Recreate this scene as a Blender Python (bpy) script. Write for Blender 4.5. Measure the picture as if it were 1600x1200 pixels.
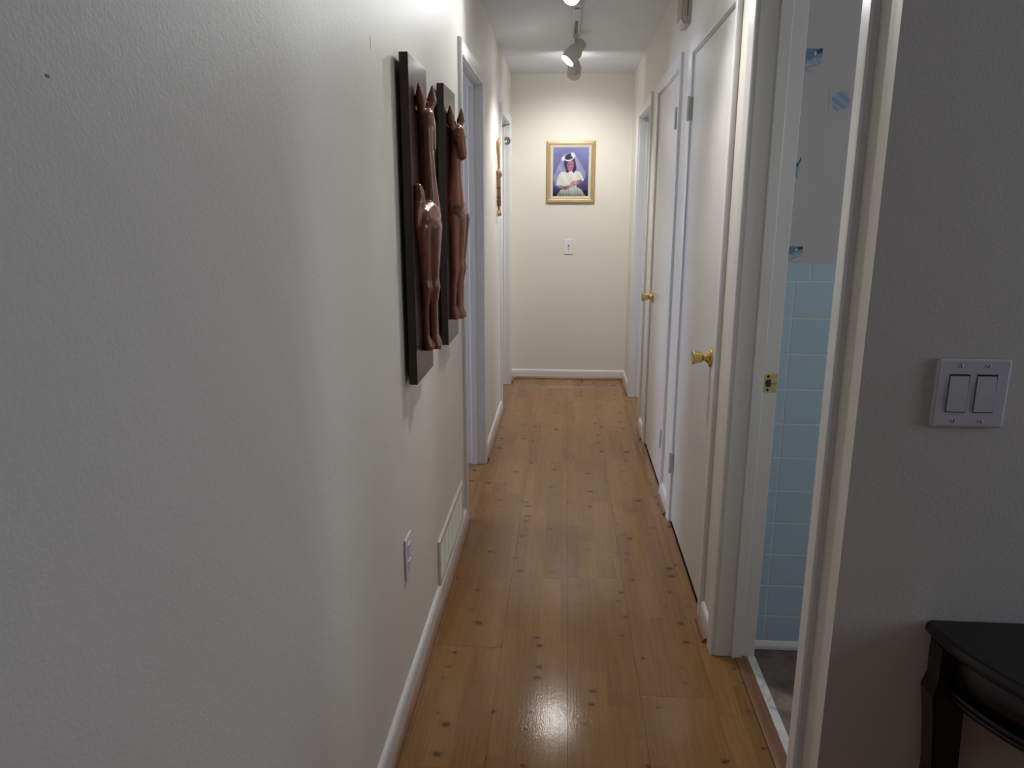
import bpy, bmesh, math, random
from mathutils import Vector, Matrix

for o in list(bpy.data.objects):
    bpy.data.objects.remove(o, do_unlink=True)
S = bpy.context.scene
C = S.collection
PI = math.pi
random.seed(7)

# ------------------------------------------------------------------ key sizes (metres)
W, D, H = 0.958, 6.231, 2.44          # hall width, end wall, ceiling
YC = 1.291                            # corner where the hall opens into the room
TR, TL = 0.128, 0.12                  # wall thickness right / left
HEAD = 2.04
L1, L2 = (3.275, 4.03), (5.225, 5.99)                     # left openings
RB, RC, R2, RA = (1.437, 2.222), (2.50, 3.295), (3.665, 4.465), (4.85, 5.63)   # right openings

# ------------------------------------------------------------------ camera
cam = bpy.data.cameras.new('camera')
cam.sensor_width = 36.0
cam.lens = 36.0 * 1166.4 / 1600.0
cam.clip_start = 0.02
co = bpy.data.objects.new('camera', cam)
C.objects.link(co)
pit, yaw, rol = 0.2356, 0.0708, -0.0001
fw = Vector((-math.sin(yaw) * math.cos(pit), math.cos(yaw) * math.cos(pit), -math.sin(pit)))
rt = fw.cross(Vector((0, 0, 1))).normalized()
up = rt.cross(fw)
rt, up = (math.cos(rol) * rt + math.sin(rol) * up), (-math.sin(rol) * rt + math.cos(rol) * up)
M = Matrix((rt, up, -fw)).transposed().to_4x4()
M.translation = Vector((0.4476, 0.0, 1.4441))
co.matrix_world = M
S.camera = co

# ------------------------------------------------------------------ world, exposure, daylight
wd = bpy.data.worlds.new('sky')
S.world = wd
wd.use_nodes = True
wd.node_tree.nodes['Background'].inputs[0].default_value = (0.55, 0.68, 1.0, 1)
wd.node_tree.nodes['Background'].inputs[1].default_value = 0.3
S.view_settings.view_transform = 'Standard'
S.view_settings.look = 'None'
S.view_settings.gamma = 1.0
S.view_settings.use_curve_mapping = False
S.view_settings.exposure = 0.33
S.cycles.max_bounces = 6
S.cycles.diffuse_bounces = 4
S.cycles.adaptive_threshold = 0.03


def area(name, loc, direction, sx, sy, watts, col):
    l = bpy.data.lights.new(name, 'AREA')
    l.shape = 'RECTANGLE'
    l.size, l.size_y = sx, sy
    l.energy = watts
    l.color = col
    o = bpy.data.objects.new(name, l)
    C.objects.link(o)
    o.location = loc
    o.rotation_euler = Vector(direction).to_track_quat('-Z', 'Y').to_euler()
    return o


# daylight, and a living-room fill, just outside the openings of the rooms around the hall
area('fill_living_room', (3.42, 0.74, 1.45), (-1, 0, 0), 0.86, 1.2, 9.8, (0.78, 0.83, 1.0))  # soft fill added to brighten the near left wall
area('daylight_bedroom', (-3.14, 3.80, 1.35), (1, 0, 0), 1.1, 1.1, 34, (0.70, 0.76, 1.0))
area('daylight_bathroom', (2.86, 1.72, 1.55), (-1, 0, 0), 0.40, 0.8, 4.8, (0.85, 0.92, 1.0))
area('daylight_far_room', (3.36, 5.0, 1.4), (-1, 0, 0), 1.0, 1.0, 14, (0.7, 0.78, 1.0))


# ------------------------------------------------------------------ materials
def nodes_of(name):
    m = bpy.data.materials.new(name)
    m.use_nodes = True
    nt = m.node_tree
    return m, nt, nt.nodes, nt.links, nt.nodes['Principled BSDF']


def bump(nt, bs, height, strength, dist):
    b = nt.nodes.new('ShaderNodeBump')
    b.inputs['Strength'].default_value = strength
    b.inputs['Distance'].default_value = dist
    nt.links.new(height, b.inputs['Height'])
    nt.links.new(b.outputs[0], bs.inputs['Normal'])
    return b


def math_node(nt, op, a, b=None, c=None):
    n = nt.nodes.new('ShaderNodeMath')
    n.operation = op
    for i, v in enumerate((a, b, c)):
        if v is None:
            continue
        if isinstance(v, (int, float)):
            n.inputs[i].default_value = v
        else:
            nt.links.new(v, n.inputs[i])
    return n.outputs[0]


def ramp(nt, fac, stops):
    r = nt.nodes.new('ShaderNodeValToRGB')
    nt.links.new(fac, r.inputs[0])
    e = r.color_ramp.elements
    while len(e) < len(stops):
        e.new(0.5)
    for i, (p, c) in enumerate(stops):
        e[i].position = p
        e[i].color = (*c, 1) if len(c) == 3 else c
    return r.outputs[0]


def mix(nt, fac, a, b, mode='MIX'):
    n = nt.nodes.new('ShaderNodeMix')
    n.data_type = 'RGBA'
    n.blend_type = mode
    for s, v in ((0, fac), (6, a), (7, b)):
        if isinstance(v, (int, float)):
            n.inputs[s].default_value = v
        elif isinstance(v, tuple):
            n.inputs[s].default_value = (*v, 1)
        else:
            nt.links.new(v, n.inputs[s])
    return n.outputs[2]


def noise(nt, vec, scale, detail=2.0, rough=0.5):
    n = nt.nodes.new('ShaderNodeTexNoise')
    n.inputs['Scale'].default_value = scale
    n.inputs['Detail'].default_value = detail
    n.inputs['Roughness'].default_value = rough
    if vec is not None:
        nt.links.new(vec, n.inputs['Vector'])
    return n.outputs['Fac']


def obj_coord(nt):
    return nt.nodes.new('ShaderNodeTexCoord').outputs['Object']


def mapping(nt, vec, scale=(1, 1, 1), loc=None):
    n = nt.nodes.new('ShaderNodeMapping')
    n.inputs['Scale'].default_value = scale
    nt.links.new(vec, n.inputs['Vector'])
    if loc is not None:
        if isinstance(loc, tuple):
            n.inputs['Location'].default_value = loc
        else:
            nt.links.new(loc, n.inputs['Location'])
    return n.outputs[0]


def plain(name, col, rough=0.5, spec=0.5, metal=0.0, coat=0.0, var=0.04, nscale=30.0, bmp=0.0, bscale=200.0):
    m, nt, N, L, bs = nodes_of(name)
    oc = obj_coord(nt)
    f = noise(nt, oc, nscale, 3)
    c = mix(nt, f, tuple(max(0, x * (1 - var)) for x in col), tuple(min(1, x * (1 + var)) for x in col))
    L.new(c, bs.inputs['Base Color'])
    bs.inputs['Roughness'].default_value = rough
    bs.inputs['Specular IOR Level'].default_value = spec
    bs.inputs['Metallic'].default_value = metal
    bs.inputs['Coat Weight'].default_value = coat
    bs.inputs['Coat Roughness'].default_value = 0.08
    if bmp:
        bump(nt, bs, noise(nt, oc, bscale, 2), bmp, 0.001)
    return m


def wall_paint(name, col, strength=0.15, rough=0.5):
    m, nt, N, L, bs = nodes_of(name)
    oc = obj_coord(nt)
    f = noise(nt, oc, 1.3, 3)
    L.new(mix(nt, f, tuple(x * 0.985 for x in col), tuple(min(1, x * 1.015) for x in col)), bs.inputs['Base Color'])
    bs.inputs['Roughness'].default_value = rough
    bs.inputs['Specular IOR Level'].default_value = 0.35
    v = nt.nodes.new('ShaderNodeTexNoise')
    v.inputs['Scale'].default_value = 210
    v.inputs['Detail'].default_value = 1.5
    L.new(oc, v.inputs['Vector'])
    n2 = noise(nt, oc, 70, 2)
    bump(nt, bs, math_node(nt, 'ADD', v.outputs['Fac'], math_node(nt, 'MULTIPLY', n2, 0.9)), strength, 0.0022)
    return m


CREAM = (0.79, 0.765, 0.69)
M_wall = wall_paint('cream_wall_paint', CREAM)
M_ceil = wall_paint('white_ceiling_paint', (0.77, 0.80, 0.86), 0.2, 0.8)
M_trim = plain('white_gloss_trim_paint', (0.80, 0.80, 0.80), 0.28, 0.5, var=0.015, nscale=6)
M_door = plain('white_door_paint', (0.77, 0.765, 0.74), 0.34, 0.5, var=0.012, nscale=3)
M_white = plain('white_plastic', (0.78, 0.78, 0.80), 0.3, 0.5, var=0.01)
M_ivory = plain('ivory_plastic', (0.50, 0.45, 0.37), 0.4, 0.5, var=0.03)
M_vent = plain('cream_painted_metal', (0.70, 0.68, 0.57), 0.42, 0.5, var=0.03)
M_dark = plain('dark_gap', (0.02, 0.02, 0.02), 0.8, 0.1)
M_slot = plain('socket_black', (0.03, 0.03, 0.035), 0.5)
M_brass = plain('polished_brass', (0.72, 0.52, 0.19), 0.16, 0.5, metal=1.0, var=0.06)
M_brass2 = plain('brushed_brass', (0.66, 0.55, 0.28), 0.34, 0.5, metal=1.0, var=0.08)
M_steel = plain('grey_metal', (0.42, 0.43, 0.44), 0.3, 0.5, metal=1.0, var=0.2, nscale=120)
M_hinge = plain('painted_hinge', (0.60, 0.60, 0.57), 0.4, 0.5, var=0.1, nscale=90)
M_lampw = plain('lamp_white_enamel', (0.66, 0.65, 0.63), 0.45, 0.5, var=0.01)
M_lampb = plain('lamp_beige_enamel', (0.55, 0.51, 0.43), 0.45, 0.5, var=0.02)
M_black = plain('black_lacquered_wood', (0.009, 0.007, 0.007), 0.3, 0.5, coat=0.15, var=0.3, nscale=8)
M_gold = plain('pale_gold_frame', (0.52, 0.36, 0.18), 0.36, 0.5, metal=0.25, var=0.12, nscale=60)
M_liner = plain('cream_linen_liner', (0.62, 0.60, 0.50), 0.8, 0.2, var=0.06, nscale=300)
M_grout = plain('pale_grout', (0.70, 0.74, 0.76), 0.8, 0.2)
M_bamboo = plain('tan_carved_wood', (0.36, 0.17, 0.06), 0.4, 0.5, var=0.25, nscale=50)
M_bamboo2 = plain('brown_wrapped_wood', (0.30, 0.15, 0.075), 0.45, 0.5, var=0.45, nscale=140)
M_bamboo3 = plain('dark_binding', (0.07, 0.04, 0.025), 0.5, 0.5, var=0.3, nscale=90)
M_paper = wall_paint('pale_grey_wallpaper', (0.56, 0.545, 0.55), 0.10, 0.6)
M_lowbounce = plain('low_bounce_brown', (0.10, 0.07, 0.05), 0.5, var=0.3, nscale=5)  # made-up dark finish for unseen living room walls, cuts bounced light
M_speck = plain('scuff_mark', (0.36, 0.35, 0.33), 0.8, 0.2)


def tile_mat():
    m, nt, N, L, bs = nodes_of('blue_glazed_tile')
    oc = obj_coord(nt)
    rnd = N.new('ShaderNodeObjectInfo').outputs['Random']
    f = noise(nt, oc, 14, 2)
    base = mix(nt, f, (0.46, 0.635, 0.74), (0.49, 0.665, 0.77))
    L.new(mix(nt, math_node(nt, 'MULTIPLY', rnd, 0.35), base, (0.44, 0.615, 0.73)), bs.inputs['Base Color'])
    bs.inputs['Roughness'].default_value = 0.22
    return m


M_tile = tile_mat()


def stone_mat():
    m, nt, N, L, bs = nodes_of('brown_slate_floor_tile')
    oc = obj_coord(nt)
    f = noise(nt, oc, 9, 6, 0.65)
    L.new(ramp(nt, f, [(0.3, (0.09, 0.066, 0.055)), (0.52, (0.20, 0.155, 0.13)), (0.72, (0.36, 0.29, 0.24))]), bs.inputs['Base Color'])
    bs.inputs['Roughness'].default_value = 0.5
    bump(nt, bs, f, 0.3, 0.004)
    return m


M_stone = stone_mat()


def marble_mat():
    m, nt, N, L, bs = nodes_of('white_marble')
    oc = obj_coord(nt)
    f = noise(nt, oc, 16, 7, 0.7)
    L.new(ramp(nt, f, [(0.35, (0.42, 0.43, 0.44)), (0.5, (0.72, 0.72, 0.71)), (0.7, (0.82, 0.82, 0.80))]), bs.inputs['Base Color'])
    bs.inputs['Roughness'].default_value = 0.3
    return m


M_marble = marble_mat()


def laminate_mat(name, seed, strips=True):
    """Glossy honey-pine laminate: printed strips, long grain and scattered knots."""
    m, nt, N, L, bs = nodes_of(name)
    oc = obj_coord(nt)
    rnd = N.new('ShaderNodeObjectInfo').outputs['Random']
    sep = N.new('ShaderNodeSeparateXYZ')
    L.new(oc, sep.inputs[0])
    x, y = sep.outputs['X'], sep.outputs['Y']
    off = N.new('ShaderNodeCombineXYZ')
    L.new(math_node(nt, 'MULTIPLY', rnd, 37.0), off.inputs[0])
    L.new(math_node(nt, 'MULTIPLY', rnd, 91.0), off.inputs[1])
    L.new(math_node(nt, 'MULTIPLY', rnd, 13.0), off.inputs[2])
    o = off.outputs[0]
    # printed strips
    sidx = math_node(nt, 'FLOOR', math_node(nt, 'DIVIDE', math_node(nt, 'ADD', x, 0.5), 0.0732))
    wn = N.new('ShaderNodeTexWhiteNoise')
    cmb = N.new('ShaderNodeCombineXYZ')
    L.new(sidx, cmb.inputs[0])
    L.new(math_node(nt, 'MULTIPLY', rnd, 57.0), cmb.inputs[1])
    L.new(cmb.outputs[0], wn.inputs['Vector'])
    yb = math_node(nt, 'FLOOR', math_node(nt, 'DIVIDE', math_node(nt, 'ADD', y, math_node(nt, 'MULTIPLY', wn.outputs['Value'], 3.0)), 0.62))
    wn2 = N.new('ShaderNodeTexWhiteNoise')
    cmb2 = N.new('ShaderNodeCombineXYZ')
    L.new(sidx, cmb2.inputs[0])
    L.new(math_node(nt, 'ADD', yb, math_node(nt, 'MULTIPLY', rnd, 57.0)), cmb2.inputs[1])
    L.new(cmb2.outputs[0], wn2.inputs['Vector'])
    tone = wn2.outputs['Value']
    # grain
    g1 = noise(nt, mapping(nt, oc, (34, 1.6, 1), o), 1.0, 4, 0.6)
    g2 = noise(nt, mapping(nt, oc, (170, 5.0, 1), o), 1.0, 3, 0.6)
    g3 = noise(nt, mapping(nt, oc, (9, 0.9, 1), o), 1.0, 2, 0.5)
    base = mix(nt, tone, (0.225, 0.108, 0.034), (0.345, 0.178, 0.064))
    base = mix(nt, math_node(nt, 'MULTIPLY', g1, 0.6), base, (0.40, 0.212, 0.080))
    streak = ramp(nt, g2, [(0.38, (0.74, 0.74, 0.74)), (0.6, (1.06, 1.06, 1.06))])
    base = mix(nt, 0.55, base, streak, 'MULTIPLY')
    base = mix(nt, math_node(nt, 'MULTIPLY', g3, 0.35), base, (0.20, 0.090, 0.028))
    # knots
    warp = N.new('ShaderNodeTexNoise')
    warp.inputs['Scale'].default_value = 60
    L.new(oc, warp.inputs['Vector'])
    vadd = N.new('ShaderNodeVectorMath')
    vadd.operation = 'MULTIPLY_ADD'
    L.new(warp.outputs['Color'], vadd.inputs[0])
    vadd.inputs[1].default_value = (0.020, 0.012, 0)
    L.new(oc, vadd.inputs[2])
    kv = N.new('ShaderNodeTexVoronoi')
    kv.voronoi_dimensions = '2D'
    kv.inputs['Scale'].default_value = 1.0
    kv.inputs['Randomness'].default_value = 0.9
    L.new(mapping(nt, vadd.outputs[0], (7.6, 9.8, 1), o), kv.inputs['Vector'])
    ksep = N.new('ShaderNodeSeparateColor')
    L.new(kv.outputs['Color'], ksep.inputs[0])
    size = math_node(nt, 'MULTIPLY', math_node(nt, 'MAXIMUM', math_node(nt, 'SUBTRACT', ksep.outputs[0], 0.30), 0.0), 0.17)
    inside = math_node(nt, 'SUBTRACT', size, kv.outputs['Distance'])
    kfac = N.new('ShaderNodeMapRange')
    kfac.inputs['From Min'].default_value = -0.015
    kfac.inputs['From Max'].default_value = 0.035
    L.new(inside, kfac.inputs['Value'])
    has = math_node(nt, 'GREATER_THAN', size, 0.002)
    kf = math_node(nt, 'MULTIPLY', math_node(nt, 'MULTIPLY', kfac.outputs[0], has), 0.86)
    halo = N.new('ShaderNodeMapRange')
    halo.inputs['From Min'].default_value = -0.16
    halo.inputs['From Max'].default_value = 0.0
    L.new(inside, halo.inputs['Value'])
    base = mix(nt, math_node(nt, 'MULTIPLY', math_node(nt, 'MULTIPLY', halo.outputs[0], has), 0.22), base, (0.15, 0.066, 0.026))
    col = mix(nt, kf, base, (0.075, 0.027, 0.012))
    L.new(col, bs.inputs['Base Color'])
    bs.inputs['Roughness'].default_value = 0.13
    bs.inputs['Specular IOR Level'].default_value = 0.42
    fine = noise(nt, mapping(nt, oc, (260, 90, 1), o), 1.0, 2, 0.5)
    bump(nt, bs, math_node(nt, 'ADD', fine, math_node(nt, 'MULTIPLY', g2, 0.5)), 0.22, 0.0008)
    return m


M_floor = laminate_mat('honey_pine_laminate', 1)


def wood_mat(name, c1, c2, axis_scale, rough, coat=0.0, spec=0.5, coat_r=0.1):
    m, nt, N, L, bs = nodes_of(name)
    oc = obj_coord(nt)
    g = noise(nt, mapping(nt, oc, axis_scale), 1.0, 5, 0.6)
    L.new(ramp(nt, g, [(0.3, c1), (0.7, c2)]), bs.inputs['Base Color'])
    bs.inputs['Roughness'].default_value = rough
    bs.inputs['Specular IOR Level'].default_value = spec
    bs.inputs['Coat Weight'].default_value = coat
    bs.inputs['Coat Roughness'].default_value = coat_r
    return m


M_shoe = wood_mat('reddish_pine_molding', (0.19, 0.086, 0.046), (0.34, 0.172, 0.098), (60, 2.5, 60), 0.34)
M_board = wood_mat('dark_walnut_board', (0.022, 0.012, 0.011), (0.060, 0.034, 0.030), (60, 60, 3), 0.28, 0.25, 0.3, 0.12)
M_carve = wood_mat('polished_mahogany', (0.15, 0.048, 0.027), (0.30, 0.11, 0.066), (40, 40, 4), 0.26, 0.35)


def emis(name, col, strength):
    m, nt, N, L, bs = nodes_of(name)
    bs.inputs['Base Color'].default_value = (*col, 1)
    bs.inputs['Emission Color'].default_value = (*col, 1)
    bs.inputs['Emission Strength'].default_value = strength
    return m


def attr_mat(name, rough=0.5, coat=0.0):
    m, nt, N, L, bs = nodes_of(name)
    a = N.new('ShaderNodeVertexColor')
    a.layer_name = 'print'
    L.new(a.outputs['Color'], bs.inputs['Base Color'])
    bs.inputs['Roughness'].default_value = rough
    bs.inputs['Coat Weight'].default_value = coat
    return m


M_print = attr_mat('printed_photo', 0.4)
M_motif = attr_mat('printed_wallpaper_motif', 0.6)
mg, nt_, N_, L_, b_ = nodes_of('picture_glass')
N_.remove(b_)
tr_, gl_, mx_, fr_ = (N_.new(t) for t in ('ShaderNodeBsdfTransparent', 'ShaderNodeBsdfGlossy', 'ShaderNodeMixShader', 'ShaderNodeFresnel'))
gl_.inputs['Roughness'].default_value = 0.02
fr_.inputs['IOR'].default_value = 1.5
L_.new(fr_.outputs[0], mx_.inputs[0])
L_.new(tr_.outputs[0], mx_.inputs[1])
L_.new(gl_.outputs[0], mx_.inputs[2])
L_.new(mx_.outputs[0], N_['Material Output'].inputs['Surface'])
M_glass = mg


# ------------------------------------------------------------------ mesh helpers
def bm_box(x0, x1, y0, y1, z0, z1, bev=0.0, seg=2, bm=None):
    own = bm is None
    if own:
        bm = bmesh.new()
    t = bmesh.new()
    vs = [t.verts.new((x, y, z)) for x in (x0, x1) for y in (y0, y1) for z in (z0, z1)]
    for f in ((0, 1, 3, 2), (4, 6, 7, 5), (0, 4, 5, 1), (2, 3, 7, 6), (0, 2, 6, 4), (1, 5, 7, 3)):
        t.faces.new([vs[i] for i in f])
    bmesh.ops.recalc_face_normals(t, faces=t.faces)
    if bev:
        bmesh.ops.bevel(t, geom=list(t.edges), offset=bev, segments=seg, affect='EDGES', profile=0.5)
    merge(bm, t)
    return bm


def merge(dst, src):
    me = bpy.data.meshes.new('tmp')
    src.to_mesh(me)
    src.free()
    dst.from_mesh(me)
    bpy.data.meshes.remove(me)


def bm_lathe(prof, axis='Z', seg=32, origin=(0, 0, 0), direction=None, bm=None, smooth=True):
    """prof: list of (r, h); revolved about `direction` from origin."""
    if bm is None:
        bm = bmesh.new()
    t = bmesh.new()
    rings = []
    for r, h in prof:
        if r < 1e-6:
            rings.append([t.verts.new((0, 0, h))])
        else:
            rings.append([t.verts.new((r * math.cos(2 * PI * k / seg), r * math.sin(2 * PI * k / seg), h)) for k in range(seg)])
    for a, b in zip(rings, rings[1:]):
        for k in range(seg):
            k2 = (k + 1) % seg
            if len(a) == 1 and len(b) == 1:
                continue
            if len(a) == 1:
                t.faces.new((a[0], b[k], b[k2]))
            elif len(b) == 1:
                t.faces.new((a[k], a[k2], b[0]))
            else:
                t.faces.new((a[k], a[k2], b[k2], b[k]))
    bmesh.ops.recalc_face_normals(t, faces=t.faces)
    if smooth:
        for f in t.faces:
            f.smooth = True
    d = Vector(direction if direction else {'X': (1, 0, 0), 'Y': (0, 1, 0), 'Z': (0, 0, 1)}[axis])
    R = d.to_track_quat('Z', 'Y').to_matrix().to_4x4()
    bmesh.ops.transform(t, matrix=Matrix.Translation(origin) @ R, verts=t.verts)
    merge(bm, t)
    return bm


def bm_tube(pts, rads, seg=12, bm=None, caps=True, flat=1.0):
    if bm is None:
        bm = bmesh.new()
    t = bmesh.new()
    pts = [Vector(p) for p in pts]
    rings = []
    for i, p in enumerate(pts):
        d = (pts[min(i + 1, len(pts) - 1)] - pts[max(i - 1, 0)]).normalized()
        a = d.orthogonal() if abs(d.x) > 0.9 else d.cross(Vector((1, 0, 0)))
        a.normalize()
        b = d.cross(a).normalized()
        r = rads[i] if isinstance(rads, (list, tuple)) else rads
        rings.append([t.verts.new(p + r * (math.cos(2 * PI * k / seg) * a + flat * math.sin(2 * PI * k / seg) * b)) for k in range(seg)])
    for a, b in zip(rings, rings[1:]):
        for k in range(seg):
            t.faces.new((a[k], a[(k + 1) % seg], b[(k + 1) % seg], b[k]))
    if caps:
        t.faces.new(rings[0])
        t.faces.new(rings[-1])
    bmesh.ops.recalc_face_normals(t, faces=t.faces)
    for f in t.faces:
        f.smooth = len(f.verts) == 4
    merge(bm, t)
    return bm


def bm_ball(c, r, bm=None, sub=2, scale=(1, 1, 1)):
    if bm is None:
        bm = bmesh.new()
    t = bmesh.new()
    bmesh.ops.create_icosphere(t, subdivisions=sub, radius=1.0)
    bmesh.ops.transform(t, matrix=Matrix.Translation(c) @ Matrix.Diagonal((r * scale[0], r * scale[1], r * scale[2], 1)), verts=t.verts)
    for f in t.faces:
        f.smooth = True
    merge(bm, t)
    return bm


def bm_extrude(profile, axis, a0, a1, bm=None, smooth=False):
    """profile: closed list of 2D points in the plane across `axis`
    ('X': (y,z), 'Y': (x,z), 'Z': (x,y)), swept from a0 to a1."""
    if bm is None:
        bm = bmesh.new()
    t = bmesh.new()

    def P(u, v, a):
        return {'X': (a, u, v), 'Y': (u, a, v), 'Z': (u, v, a)}[axis]
    A = [t.verts.new(P(u, v, a0)) for u, v in profile]
    B = [t.verts.new(P(u, v, a1)) for u, v in profile]
    n = len(profile)
    for k in range(n):
        f = t.faces.new((A[k], A[(k + 1) % n], B[(k + 1) % n], B[k]))
        f.smooth = smooth
    t.faces.new(A)
    t.faces.new(B)
    bmesh.ops.recalc_face_normals(t, faces=t.faces)
    merge(bm, t)
    return bm


def obj(name, bm, mat, parent=None, origin=None):
    """Link bm as one mesh object. Geometry is given in world space; its origin is moved
    to `origin` (default: centre of its base)."""
    if origin is None:
        xs = [v.co.x for v in bm.verts]
        ys = [v.co.y for v in bm.verts]
        zs = [v.co.z for v in bm.verts]
        origin = ((min(xs) + max(xs)) / 2, (min(ys) + max(ys)) / 2, min(zs))
    o_ = Vector(origin)
    bmesh.ops.translate(bm, vec=-o_, verts=bm.verts)
    me = bpy.data.meshes.new(name)
    bm.to_mesh(me)
    bm.free()
    me.materials.append(mat)
    ob = bpy.data.objects.new(name, me)
    C.objects.link(ob)
    ob['_w'] = 0
    del ob['_w']
    place(ob, o_, parent)
    return ob


WORLD = {}


def place(ob, world_loc, parent=None):
    WORLD[ob.name] = Vector(world_loc)
    if parent is not None:
        ob.parent = parent
        ob.location = Vector(world_loc) - WORLD[parent.name]
    else:
        ob.location = world_loc


def tag(o, label, cat=None, group=None, kind=None):
    o['label'] = label
    if cat:
        o['category'] = cat
    if group:
        o['group'] = group
    if kind:
        o['kind'] = kind
    return o


def thing(name, loc, label, cat, group=None, kind=None):
    e = bpy.data.objects.new(name, None)
    e.empty_display_size = 0.05
    C.objects.link(e)
    place(e, Vector(loc))
    tag(e, label, cat, group, kind)
    return e


def shared(name, me, loc, parent, rot=None):
    o = bpy.data.objects.new(name, me)
    C.objects.link(o)
    place(o, Vector(loc), parent)
    if rot:
        o.rotation_euler = rot
    return o


# ------------------------------------------------------------------ walls
def wall_with_holes(x0, x1, y0, y1, holes, axis='Y', zmax=H):
    """Wall slab running along `axis`; holes: (a0, a1, z0, z1)."""
    bm = bmesh.new()
    cuts = sorted(holes)
    lo, hi = (y0, y1) if axis == 'Y' else (x0, x1)

    def add(a, b, z0, z1):
        if b - a < 1e-4 or z1 - z0 < 1e-4:
            return
        if axis == 'Y':
            bm_box(x0, x1, a, b, z0, z1, bm=bm)
        else:
            bm_box(a, b, y0, y1, z0, z1, bm=bm)
    p = lo
    for a0, a1, z0, z1 in cuts:
        add(p, a0, 0, zmax)
        add(a0, a1, 0, z0)
        add(a0, a1, z1, zmax)
        p = a1
    add(p, hi, 0, zmax)
    return bm


def struct(name, bm, mat, label, cat, parent=None):
    o = obj(name, bm, mat, parent)
    if parent is None:
        tag(o, label, cat, kind='structure')
    return o


J = 0.018
lh = [(a - J, b + J, 0, HEAD + J) for a, b in (L1, L2)]
wall_left = struct('wall_left', wall_with_holes(-TL, 0, -3.0, D + 0.1, lh), M_wall, 'long cream textured wall on the left of the hallway', 'wall')
rh = [(a - J, b + J, 0, HEAD + J) for a, b in (RB, RC, R2, RA)]
rh[0] = (RB[0] - J, RB[1] + J, 0, HEAD + J)
wall_right = struct('wall_right', wall_with_holes(W, W + TR, YC + 0.12, D + 0.1, rh), M_wall, 'cream wall with white doors on the right of the hallway', 'wall')
wall_end = struct('wall_end', bm_box(0, W, D, D + 0.1, 0, H), M_wall, 'cream end wall that carries the framed photo', 'wall')
wall_corner = struct('wall_corner', bm_box(W, 3.3, YC, YC + 0.12, 0, H), M_wall, 'shaded wall at the far right behind the dark table', 'wall')
ceiling = struct('ceiling', bm_box(-3.3, 3.6, -3.2, D + 0.5, H, H + 0.1), M_ceil, 'white ceiling above the hallway with the track light', 'ceiling')

# rooms around the hall (closed shells with window openings)
struct('wall_living_back', bm_box(0, 3.4, -3.12, -3.0, 0, H), M_lowbounce, 'living room wall behind the camera', 'wall')
struct('wall_living_right', wall_with_holes(3.3, 3.4, -3.0, YC + 0.12, [(0.30, 1.18, 0.85, 2.05)]), M_lowbounce, 'living room side wall with an added opening for the fill light', 'wall')  # opening added to let the living-room fill in
struct('wall_bedroom_back', wall_with_holes(-3.12, -3.0, 0.8, D + 0.1, [(3.25, 4.35, 0.8, 1.9)]), M_wall, 'bedroom wall with a window beyond the left doors', 'wall')
struct('wall_bedroom_front', bm_box(-3.0, -TL, 0.8, 0.9, 0, H), M_wall, 'bedroom wall beyond the long left wall', 'wall')
struct('wall_bedroom_end', bm_box(-3.0, -TL, D + 0.0, D + 0.1, 0, H), M_wall, 'bedroom end wall beyond the far left door', 'wall')
struct('wall_bedroom_divider', bm_box(-3.0, -TL, 4.6, 4.7, 0, H), M_wall, 'wall between the two rooms on the left', 'wall')
struct('wall_far_room_back', wall_with_holes(3.3, 3.4, 3.4, D + 0.1, [(4.5, 5.5, 0.9, 1.9)]), M_wall, 'wall with a window in the room beyond the far right door', 'wall')
struct('wall_far_room_end', bm_box(W + TR, 3.3, D, D + 0.1, 0, H), M_wall, 'end wall of the room beyond the far right door', 'wall')
struct('wall_far_room_front', bm_box(W + TR + 0.6, 3.3, 4.62, 4.72, 0, H), M_wall, 'near wall of the room beyond the far right door', 'wall')
struct('wall_closet_back', bm_box(W + TR + 0.6, W + TR + 0.68, 2.42, 4.72, 0, H), M_wall, 'back wall of the two closets', 'wall')
struct('wall_closet_side', bm_box(W + TR, W + TR + 0.6, 4.64, 4.72, 0, H), M_wall, 'side wall between closet and far room', 'wall')
struct('floor_rooms', bm_box(-3.3, 3.5, -3.2, D + 0.2, -0.12, -0.022), plain('underfloor', (0.30, 0.16, 0.07), 0.5), 'plain sub floor beneath hall and rooms', 'floor')

# ------------------------------------------------------------------ laminate floor, plank by plank
PWID, PLEN, GAP = 0.2195, 1.38, 0.0002


def plank_mesh(w, l):
    bm = bm_box(-w / 2 + GAP, w / 2 - GAP, 0.0 + GAP, l - GAP, -0.02, 0.0, 0.0004, 1)
    me = bpy.data.meshes.new('plank')
    bm.to_mesh(me)
    bm.free()
    me.materials.append(M_floor)
    return me


floor = thing('floor', (0.48, 2.0, 0), 'glossy honey brown knotty pine laminate floor', 'floor', kind='structure')
cache = {}


def add_plank(xa, xb, ya, yb):
    k = (round(xb - xa, 4), round(yb - ya, 4))
    if k not in cache:
        cache[k] = plank_mesh(*k)
    shared('plank', cache[k], ((xa + xb) / 2, ya, 0), floor)


col0 = 0.4745 - 3 * PWID
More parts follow.
